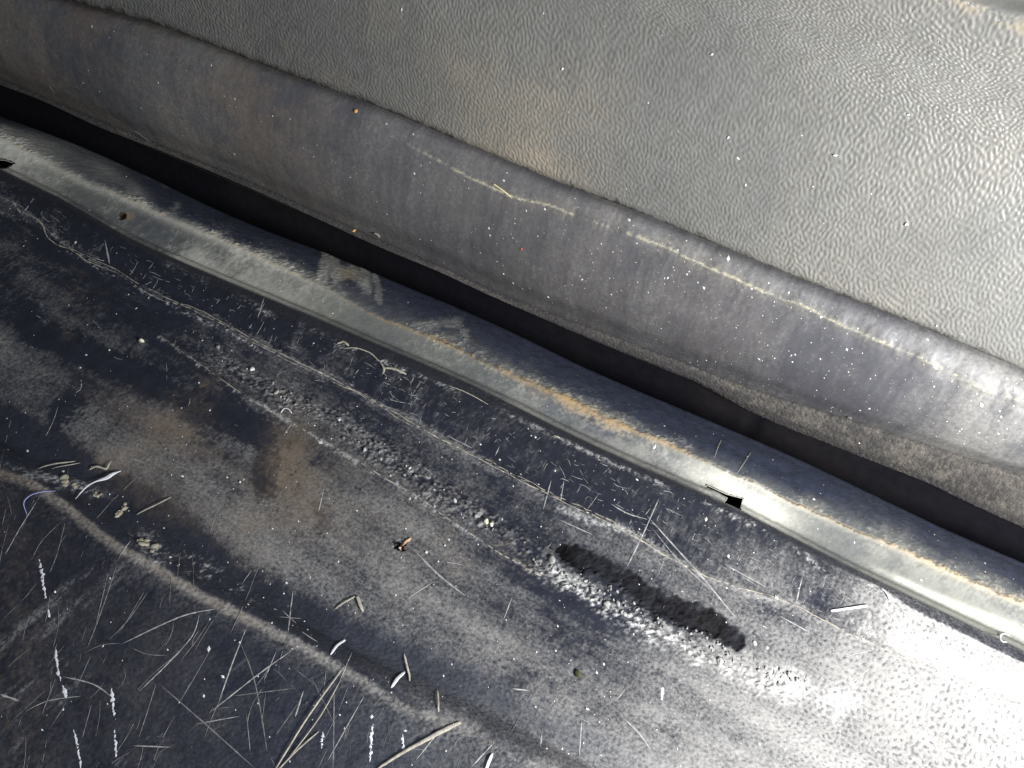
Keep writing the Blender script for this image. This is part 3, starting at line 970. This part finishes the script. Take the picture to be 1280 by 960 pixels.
# scratches: those one can follow are parts of their own, the haze of fine ones is one part
SCR = [([(49, 622), (28, 655), (7, 692)], .30), ([(81, 654), (72, 690), (62, 716)], .26), ([(150, 694), (128, 760), (109, 810)], .30), ([(163, 676), (150, 694)], .5),
       ([(135, 716), (120, 780)], .25), ([(184, 741), (160, 775), (137, 799)], .22), ([(249, 769), (240, 795), (210, 829), (174, 864)], .32),
       ([(270, 761), (225, 771), (154, 804)], .34), ([(307, 787), (290, 830), (274, 876)], .36), ([(369, 810), (320, 845), (262, 891)], .30),
       ([(300, 802), (319, 855), (334, 940)], .26), ([(199, 855), (260, 908), (318, 960)], .30), ([(79, 846), (116, 855), (141, 872)], .32),
       ([(165, 810), (185, 818), (210, 819)], .28), ([(105, 816), (128, 806), (154, 804)], .2), ([(32, 889), (60, 876), (101, 870)], .26),
       ([(195, 855), (174, 921)], .25), ([(69, 849), (53, 891)], .25), ([(379, 864), (369, 896)], .4), ([(308, 892), (313, 943)], .22), ([(418, 862), (416, 965)], .26),
       ([(165, 932), (214, 934)], .3), ([(114, 881), (103, 922)], .25), ([(262, 814), (225, 877)], .22), ([(0, 868), (24, 876)], .6),
       ([(366, 739), (360, 791)], .34), ([(350, 771), (376, 773)], .28), ([(353, 763), (370, 779)], .22), ([(356, 679), (360, 705)], .22),
       ([(520, 690), (550, 720), (582, 745)], .5), ([(542, 727), (512, 746)], .25), ([(827, 615), (805, 665), (782, 712)], .34), ([(764, 630), (785, 642), (809, 649)], .36),
       ([(809, 645), (846, 686), (880, 724), (921, 774)], .5), ([(815, 660), (850, 702), (890, 738)], .25), ([(689, 600), (679, 637)], .3), ([(640, 746), (629, 776)], .3),
       ([(782, 900), (800, 918), (815, 940)], .5), ([(727, 900), (724, 945)], .3), ([(677, 918), (675, 934)], .5), ([(640, 861), (662, 863)], .4), ([(417, 862), (417, 958)], .2),
       ([(760, 585), (775, 604)], .4), ([(624, 558), (619, 570)], .35), ([(1004, 716), (995, 754)], .35), ([(15, 250), (28, 270)], .5), ([(42, 248), (28, 268)], .4),
       ([(131, 300), (137, 330)], .6), ([(705, 600), (700, 630)], .25), ([(330, 372), (322, 398)], .4), ([(345, 958 - 40), (372, 880)], .2), ([(245, 905), (300, 895)], .22),
       ([(180, 740), (150, 790)], .2), ([(225, 690), (222, 720)], .22), ([(345, 815), (330, 850)], .2), ([(290, 870), (370, 860)], .2), ([(440, 815), (425, 850)], .26),
       ([(590, 560), (560, 545)], .3), ([(905, 705), (960, 735)], .26), ([(975, 770), (1015, 792)], .3), ([(1090, 832), (1060, 858)], .3), ([(700, 650), (740, 668)], .3),
       ([(455, 870), (410, 950)], .25), ([(560, 900), (520, 950)], .25), ([(620, 925), (590, 958)], .3), ([(270, 640), (262, 668)], .25), ([(405, 610), (398, 640)], .3)]
for i, (pts, w) in enumerate(SCR):
    V, Fc = ribbon(pts, w * 1.05)
    dim = (i % 3 != 0) and pts[0][0] < 420 and w < 0.33
    mesh_obj('scratch', V, Fc, M_SCRATCH_DIM if dim else M_SCRATCH, plate)

items = []
for k in range(230):                              # fine scratches of the side panel
    x, y = rng.uniform(-60, 640), rng.uniform(600, 1010)
    d, sd = pdist(np.array([x]), np.array([y]), PL + [(760, 1000), (900, 1080)])
    if sd[0] < 0 or d[0] < 8:
        continue
    a = math.radians(rng.choice([rng.normal(-63, 14), rng.uniform(-180, 0)], p=[.88, .12]))
    l = rng.gamma(2, 16)
    items.append(ribbon([(x, y), (x + l * math.cos(a) * .5 + rng.normal(0, 2), y + l * math.sin(a) * .5), (x + l * math.cos(a), y + l * math.sin(a))], rng.uniform(.09, .2), 9, 0.12))
o = mesh_obj('fine_scratches', *join(items), M_SCRATCH_DIM, plate)
o['kind'] = 'stuff'
items = []
for k in range(330):                              # short scuffs of the tread and the upper strip
    x, y = rng.uniform(-20, 1290), rng.uniform(230, 960)
    dg, sg = pdist(np.array([x]), np.array([y]), PG2)
    dl, sl = pdist(np.array([x]), np.array([y]), PL + [(760, 1000)])
    if sg[0] < 0 or (sl[0] > 0 and dl[0] > 4) or dg[0] < 4:
        continue
    if dg[0] > 90 and rng.random() < 0.45:
        continue
    a = math.radians(rng.choice([rng.normal(-60, 20), rng.normal(28, 12), rng.uniform(0, 180)], p=[.45, .35, .2]))
    l = rng.gamma(2, 6)
    items.append(ribbon([(x, y), (x + l * math.cos(a) * .5 + rng.normal(0, 1.5), y + l * math.sin(a) * .5 + rng.normal(0, 1.5)), (x + l * math.cos(a), y + l * math.sin(a))], rng.uniform(.10, .26), 5, 0.1))
for k in range(900):                              # close scuffs of the upper strip
    x = rng.uniform(-20, 1290)
    y = np.interp(x, [p[0] for p in PG2], [p[1] for p in PG2]) + rng.uniform(6, 75)
    dh, sh = pdist(np.array([x]), np.array([float(y)]), PH)
    if sh[0] > 0 or rng.random() < 0.5 * float(ss(0.0, 1.0, math.sin(x * .021) + math.sin(x * .057 + 1))):
        continue
    a = math.radians(rng.choice([rng.normal(-62, 9), rng.normal(40, 14), rng.normal(25, 6)], p=[.4, .35, .25]))
    l = rng.gamma(2, 3.2)
    items.append(ribbon([(x, y), (x + l * math.cos(a) * .5 + rng.normal(0, .8), y + l * math.sin(a) * .5 + rng.normal(0, .8)), (x + l * math.cos(a), y + l * math.sin(a))], rng.uniform(.08, .2), 3, 0.1))
crumbs = []
for k in range(230):
    if k % 2:
        x = rng.uniform(230, 1000)
        y = np.interp(x, [p[0] for p in PI], [p[1] for p in PI]) + rng.normal(0, 9)
    else:
        x = rng.uniform(685, 1010)
        y = np.interp(x, [690, 722, 772, 832, 885, 955, 1000], [708, 724, 750, 784, 806, 838, 850]) + rng.normal(3, 7)
    if pdist(np.array([x]), np.array([y]), pits)[0][0] < 15:
        continue
    crumbs.append(lump_mesh(x, y, rng.gamma(2.5, .09) + .08, .6, .9, .6))
mesh_obj('bead_crumbs', *join(crumbs), M_CRUMB, plate)['kind'] = 'stuff'
o = mesh_obj('fine_scuffs', *join(items), M_SCRATCH, plate)
o['kind'] = 'stuff'

# runs of white paint on the side panel
for pts in [[(49, 698), (52, 715), (57, 748)], [(60, 762), (62, 772)], [(70, 810), (72, 835), (76, 851)], [(78, 856), (83, 872)], [(139, 860), (143, 895)], [(143, 912), (145, 946)],
            [(92, 912), (97, 935), (101, 962)], [(403, 915), (402, 936)], [(466, 905), (462, 952)], [(829, 858), (827, 876)], [(503, 918), (505, 942)]]:
    pp, L = resample(pts, 3.2)
    it = []
    for rep in range(2):
        zz = pp + np.stack([rng.normal(0, .55, len(pp)), rng.normal(0, .5, len(pp))], 1)
        it.append(ribbon([tuple(z) for z in zz], rng.uniform(.35, .75), 2.0, .2, 1.7))
    it.append(flake(*pp[len(pp) // 2], .22, .03, .02, 2.2, 1.4, 7, .05))
    mesh_obj('paint_run', *join(it), M_WHITE, plate)

# paint curling off the upper edge of the trim
for pts, w in [([(428, 436), (445, 436), (462, 442), (474, 452)], .7), ([(474, 452), (480, 462), (478, 468)], 1.0), ([(478, 460), (492, 462), (508, 468)], 1.5), ([(420, 431), (430, 428), (436, 433)], 1.0),
               ([(690, 545), (700, 548)], .9), ([(690 + 56, 574), (756, 580)], .8), ([(560, 482), (585, 493), (610, 506)], .5)]:
    mesh_obj('paint_curl', *sweep(pts, w, .18, .10, (.3, .3), .25, .25, step=3), M_STRAW, plate)

# loose pieces
def sweep_closed(poly, dia):
    pts = []
    for (x0, y0), (x1, y1) in zip(poly, poly[1:] + poly[:1]):
        m = max(2, int(math.hypot(x1 - x0, y1 - y0) / 3))
        pts += [(x0 + (x1 - x0) * k / m, y0 + (y1 - y0) * k / m) for k in range(m)]
    mid = np.mean(np.array(poly), 0)
    N = surf(mid[0], mid[1] - 24)[1]
    c0 = surf(poly[0][0] + (4 if poly[0][0] < 0 else 0), poly[0][1] - 7)[0]
    D = ray(pts)
    c = CP + D * (((c0 - CP) @ N) / (D @ N))[:, None] - N * 0.1
    Tn = np.roll(c, -1, 0) - np.roll(c, 1, 0)
    Tn /= np.linalg.norm(Tn, axis=1, keepdims=True)
    B = np.cross(N, Tn)
    n = len(c)
    V, Fc = [], []
    for i in range(n):
        for k in range(6):
            a = math.pi * k / 3
            V.append(c[i] + B[i] * math.cos(a) * dia / 2 + N * math.sin(a) * dia * .6)
    for i in range(n):
        for k in range(6):
            j = (i + 1) % n
            Fc.append((i * 6 + k, i * 6 + (k + 1) % 6, j * 6 + (k + 1) % 6, j * 6 + k))
    return V, Fc


T = thing
T('plastic_shaving', sweep([(94, 625), (112, 610), (134, 600), (142, 594), (152, 589)], 1.27, 0.12, .3, (.4, .2), .08, 1.0, step=3, widths=[.35, .5, .55, 1.5, 1.1]), M_WHITE,
  'white plastic shaving with a flat wide head lying across the black groove', 'shaving')
T('plastic_shaving', sweep([(112, 588), (122, 584), (134, 587), (137, 582), (141, 576)], 0.94, 0.12, .4, (.5, .3), .1, .4, step=2.5), M_STRAW, 'crooked pale shaving just above the flat-headed white one', 'shaving')
T('dry_straw', sweep([(47, 587), (70, 582), (95, 577)], 0.68, 0.12, .3, (.4, .2), .15, .5, step=4), M_STRAW, 'longer pale straw at the top of the black groove by the left edge', 'straw')
T('dry_straw', sweep([(66, 586), (84, 583), (101, 579)], 0.42, 0.10, .2, (.4, .2), .15, .3, step=4), M_STRAW, 'thin short straw close under the longer straw in the black groove', 'straw')
T('dry_straw', sweep([(171, 644), (192, 634), (214, 622)], 0.59, 0.15, .3, (.5, .4), .05, .3, step=4), M_STRAW, 'straight pale straw at the lower right end of the black groove', 'straw')
T('dry_straw', sweep([(342, 966), (388, 893), (431, 833)], 0.64, 0.15, .25, (.5, .3), .06, .5, step=6), M_STRAW, 'longest thin straw leaning up from the bottom edge over the side panel', 'straw')
T('dry_straw', sweep([(350, 962), (398, 900), (426, 850)], 0.42, 0.12, .2, (.5, .3), .06, .4, step=6), M_STRAW, 'thinner straw just right of the longest straw and parallel to it', 'straw')
T('dry_straw', sweep([(346, 964), (372, 938), (399, 914)], 0.55, 0.12, .2, (.5, .3), .06, .3, step=5), M_STRAW, 'short straw fanning out right at the foot of the longest straw', 'straw')
T('straw_stick', sweep([(470, 962), (505, 940), (545, 918), (576, 903)], 1.36, 0.40, .15, (.7, .5), .06, .2, sides=8, step=5, widths=[.6, .8, 1.0, 1.25]), M_STRAW, 'thick pale stick of straw on the raised edge at the bottom', 'stick')
T('leaf_scrap', sweep([(498, 690), (503, 683), (508, 678), (514, 673)], 1.27, 0.07, .25, (.4, .3), .2, .3, step=2), M_TAN, 'curled tan leaf scrap at the small hole in the tread', 'leaf scrap')
T('pale_pebble', lump_mesh(177, 427, .95, .7, .5), M_STONE, 'pale angular pebble on the dark left part of the tread', 'pebble')
T('white_chip', flake(315, 462, .75, .3, .1, 1.1), M_WHITE, 'three-cornered white chip below the pale crease line, left of centre', 'chip')
T('white_chip', sweep([(351, 517), (355, 512), (360, 512), (365, 517)], 0.51, 0.12, .2, (.5, .5), .1, .2, step=2), M_WHITE, 'small hooked white chip above the brown smear', 'chip')
T('white_chip', flake(346, 490, .8, .12, .05, 1.4), M_STRAW, 'dull grey flat chip near the hooked white chip', 'chip')
T('wood_sliver', sweep([(433, 283), (443, 288), (454, 294)], 2.2, 0.5, .3, (.4, .4), .2, .2, step=2.5), M_ORANGE, 'orange wood sliver on the lower rim of the door band', 'wood sliver')
T('wood_chip', flake(472, 293, 1.0, .25, .1, 1.4, -.4), M_MUD, 'dull tan chip right of the orange sliver on the door rim', 'chip')
T('yellow_straw', sweep([(616, 229), (628, 237), (639, 246)], 0.64, 0.15, .2, (.5, .3), .05, .2, step=3), M_YSTRAW, 'short yellow straw stuck on the smooth door band', 'straw')
T('orange_fleck', flake(445, 139, .65, .3, .1, 1.3, 1.2), M_ORANGE, 'orange fleck just under the groove of the door panel', 'fleck')
T('red_fleck', flake(652, 311, .35, .2, .06, 1.1), mat('red_paint_fleck', (0.5, 0.09, 0.03), .6), 'tiny red fleck in the middle of the smooth door band', 'fleck')
T('white_bead', lump_mesh(1074, 554, .55, .9, .1), M_WHITE, 'round white bead on the gritty lip of the door', 'bead')
T('dried_droplet', lump_mesh(1062, 522, 1.0, .28, .1, .5), mat('clear_droplet', (0.12, 0.12, 0.11), .15), 'dried round droplet above the gritty lip on the door band', 'droplet')
T('plastic_shaving', sweep([(1038, 764), (1062, 761), (1086, 757)], 1.02, 0.15, .2, (.8, .8), .08, .2, step=3), M_WHITE, 'straight white shaving on the bright upper strip at the right', 'shaving')
T('plastic_shaving', sweep([(1262, 796), (1254, 793), (1249, 797), (1252, 803), (1259, 803)], 0.68, 0.17, .2, (.6, .4), .05, .1, step=2), M_WHITE, 'c-shaped white curl on the rolled edge at the far right', 'shaving')
T('plastic_shaving', sweep([(1100, 735), (1107, 742), (1112, 751)], 0.68, 0.10, .2, (.6, .4), .1, .2, step=3), M_WHITE, 'short white shaving leaning against the rolled edge above the straight one', 'shaving')
T('plastic_shaving', sweep([(418, 762), (430, 754), (444, 746)], 0.68, 0.10, .2, (.3, .5), .2, .3, step=3), M_STRAW, 'longer pale shaving of the crossed pair in the groove', 'shaving')
T('plastic_shaving', sweep([(446, 744), (449, 753), (454, 765)], 1.19, 0.10, .2, (.5, .4), .2, .3, step=3), M_STRAW, 'shorter broad shaving of the crossed pair in the groove', 'shaving')
T('plastic_shaving', sweep([(413, 819), (421, 808), (432, 800)], 0.94, 0.10, .15, (.3, .5), .05, .2, step=3), M_WHITE, 'white blade-shaped shaving beside the top of the longest straw', 'shaving')
T('plastic_shaving', sweep([(489, 860), (496, 850), (506, 840)], 1.27, 0.10, .15, (.3, .4), .1, .2, step=3), M_WHITE, 'broad white shaving above the thick straw stick', 'shaving')
T('plastic_shaving', sweep([(505, 816), (509, 832), (512, 852)], 0.77, 0.10, .2, (.3, .5), .1, .4, step=3), M_STRAW, 'upright pale shaving right behind the broad white one', 'shaving')
T('plastic_shaving', sweep([(546, 862), (547, 876), (548, 890)], 0.68, 0.10, .2, (.3, .5), .1, .3, step=3), M_STRAW, 'upright shaving standing above the tip of the thick straw stick', 'shaving')
T('plastic_shaving', sweep([(607, 964), (611, 952), (616, 941)], 1.10, 0.10, .2, (.5, .3), .1, .3, step=3), M_WHITE, 'white shaving at the bottom edge, right of the thick straw stick', 'shaving')
T('greenish_crumb', join([lump_mesh(608, 653, .8, .8, .5), lump_mesh(614, 656, .6, .8, .5)]), M_STONE, 'pale greenish crumb in the crumbling bead of the tread', 'crumb')
T('moss_crumb', lump_mesh(722, 843, 1.0, .6, .6), mat('dark_moss', (0.035, 0.035, 0.012), .9, mottling=.6, mscale=1500), 'dark mossy crumb alone on the tread below the black recess', 'crumb')
T('curled_fibre', sweep([(34, 643), (31, 630), (37, 622), (50, 617), (70, 614)], 0.30, 0.10, .1, (.5, .5), .0, .6, step=3), mat('bluish_fibre', (0.30, 0.32, 0.62), .5), 'thin bluish fibre curled over the raised edge at the left', 'fibre')
T('pale_hair', sweep([(893, 572), (897, 560), (902, 549)], 0.24, 0.07, .05, (.5, .5), .0, .2, step=3), M_STRAW, 'left one of two short pale hairs on the metal by the slot', 'hair')
T('pale_hair', sweep([(921, 592), (930, 579), (939, 565)], 0.24, 0.07, .05, (.5, .5), .0, .2, step=3), M_STRAW, 'right one of two short pale hairs on the metal by the slot', 'hair')
T('dry_straw', sweep([(97, 159), (102, 163), (108, 167)], 0.42, 0.12, .1, (.5, .5), .05, .1, step=3), M_YSTRAW, 'tiny straw on the door rim above the left slot', 'straw')
T('dry_straw', sweep([(166, 162), (176, 168), (189, 178)], 0.42, 0.12, .1, (.3, .5), .1, .1, step=3), M_STRAW, 'slim straw along the door rim, left part', 'straw')
T('dry_straw', sweep([(62, 107), (66, 113), (70, 118)], 0.42, 0.12, .1, (.3, .5), .1, .1, step=3), M_STRAW, 'short upright straw on the door band near the left edge', 'straw')
for x, y, s_, l in [(80, 602, 1.3, 'largest tan mud crumb below the two straws on the bank of the black groove'), (93, 606, .9, 'tan mud crumb just left of the stem of the white shaving'),
                   (146, 641, 1.1, 'tan mud crumb left of the straight straw on the groove bank'), (155, 634, .8, 'smaller mud crumb close above another, left of the straight straw'),
                   (182, 677, 1.2, 'pale mud crumb below the straight straw on the dusty edge'), (193, 685, .8, 'lowest mud crumb on the dusty edge under the straight straw'),
                   (120, 618, .8, 'mud crumb under the stem of the flat-headed white shaving')]:
    T('mud_crumb', join([lump_mesh(x + rng.normal(0, 2.5), y + rng.normal(0, 2), s_ * rng.uniform(.4, .9), .35, .9, .5) for _ in range(5)]), M_MUD, l, 'mud crumb', 'mud crumbs along the black groove')
for x, y, l in [(910, 172, 'upright white lint fleck right of centre on the grained panel'), (1044, 194, 'brightest square white lint fleck on the grained panel'),
                (1135, 143, 'open white lint fleck at the right of the grained panel'), (890, 68, 'small lint fleck high up above the upright one on the grained panel'),
                (1133, 280, 'round lint fleck low on the bright right part of the grained panel'), (932, 231, 'faint lint fleck below the upright one on the grained panel'),
                (703, 86, 'slim lint fleck near the middle top of the grained panel'), (502, 12, 'lint fleck at the top edge of the dark left part of the panel')]:
    T('lint_fleck', flake(x, y, rng.uniform(.26, .42), .08, .06, 1.7, rng.normal(1.1, .4), 7), M_WHITE, l, 'lint fleck', 'lint flecks on the grained panel')
for x, y, l in [(69, 740, 'white grain of grit right of the uppermost white paint run'), (300, 803, 'white grain of grit among the scratches in the middle of the side panel'),
                (300, 603, 'bright grain of grit left of the brown smear on the tread'), (137, 618, 'bright grain of grit in the black groove right of the white shaving'),
                (556, 682, 'white grain of grit right of the leaf scrap on the tread'), (355, 742, 'white grain of grit just left of the star-shaped scratch'),
                (507, 661, 'white grain of grit above the leaf scrap on the tread'), (733, 886, 'white grain of grit below the dark mossy crumb')]:
    T('white_grit', lump_mesh(x, y, rng.uniform(.2, .32), .9, .3), M_WHITE, l, 'grit', 'white grit on the sill trim')

# crisp dust lines where the trim creases
def dust_line(pts, width, material, jit, gap=0.1, clip=None):
    pp, L = resample(pts, 6)
    n = len(pp)
    w = np.convolve(rng.standard_normal(n + 8), np.ones(5) / 2.2, 'same')[4:-4]
    pp = pp + np.stack([w * 0, w * jit], 1)
    return ribbon([tuple(p) for p in pp], width, 3.5, gap, 1.1)


mesh_obj('crease_line', *join([dust_line(PH, .32, M_STRAW, .8, .14), dust_line([(x + 3, y + 5) for x, y in PH[3:12]], .25, M_STRAW, 1.0, .25),
                               dust_line([(x - 2, y - 5) for x, y in PH[12:17]], .3, M_STRAW, 1.2, .3),
                               dust_line([(23, 262), (32, 268), (45, 272), (54, 281), (58, 294), (72, 306), (90, 312), (110, 326), (142, 338)], .38, M_STRAW, .6, .05)]), M_MUD_PALE, plate)
mesh_obj('crease_line', *join([dust_line(PJ, .26, M_STRAW, .7, .4)]), M_MUD_PALE, plate)
# sheet edge round the slots
for sl in (slot, [(-25, 199), (6, 200), (19, 204.5), (8, 210.5), (-30, 211)]):
    mesh_obj('slot_edge', *sweep_closed(sl, .34), M_RIM, sill)

OCT_F = [(0, 2, 4), (2, 1, 4), (1, 3, 4), (3, 0, 4), (2, 0, 5), (1, 2, 5), (3, 1, 5), (0, 3, 5)]


def specks(name, n, area_f, size, label, material=None, elong=2.0):
    V, Fc = [], []
    c = 0
    for _ in range(n * 12):
        x, y = rng.uniform(-30, 1310), rng.uniform(-30, 990)
        w = area_f(x, y)
        if rng.random() > w:
            continue
        p, N = surf(x, y)
        s_ = size * rng.lognormal(0, .55)
        a = rng.normal(1.9, .5)
        r = MC[0] - N * (MC[0] @ N)
        r /= np.linalg.norm(r)
        b = np.cross(N, r)
        d1 = r * math.cos(a) + b * math.sin(a)
        d2 = np.cross(N, d1)
        e = rng.uniform(1, elong)
        o = len(V)
        p = p + N * s_ * .25
        V += [p + d1 * s_ * e, p - d1 * s_ * e, p + d2 * s_, p - d2 * s_, p + N * s_ * .35, p - N * s_ * .35]
        Fc += [tuple(i + o for i in f) for f in OCT_F]
        c += 1
        if c >= n:
            break
    o = mesh_obj(name, V, Fc, material or M_SPECK, None, False)
    return tag(o, label, 'dust', None, 'stuff')


def side(x, y, line_):
    d, s_ = pdist(np.array([float(x)]), np.array([float(y)]), line_)
    return d[0] * s_[0]


specks('dust_specks', 560, lambda x, y: (side(x, y, PA) > 5 and side(x, y, PC) < -2) * (.25 + .75 * float(ss(300, 900, x))), .125, 'fine white dust specks all over the smooth lower band of the door')
specks('dust_specks', 70, lambda x, y: float(side(x, y, PA) < -6), .10, 'sparse pale dust specks on the grained panel of the door')
specks('dust_specks', 700, lambda x, y: float(side(x, y, PG2) > 5) * (.35 + .65 * float(side(x, y, PL) < 0)), .12, 'scattered pale grit and dust specks on the black sill trim')
specks('dust_specks', 160, lambda x, y: float(side(x, y, PE) > 8 and side(x, y, PG) < -4), .13, 'pale dust specks on the painted metal sill')
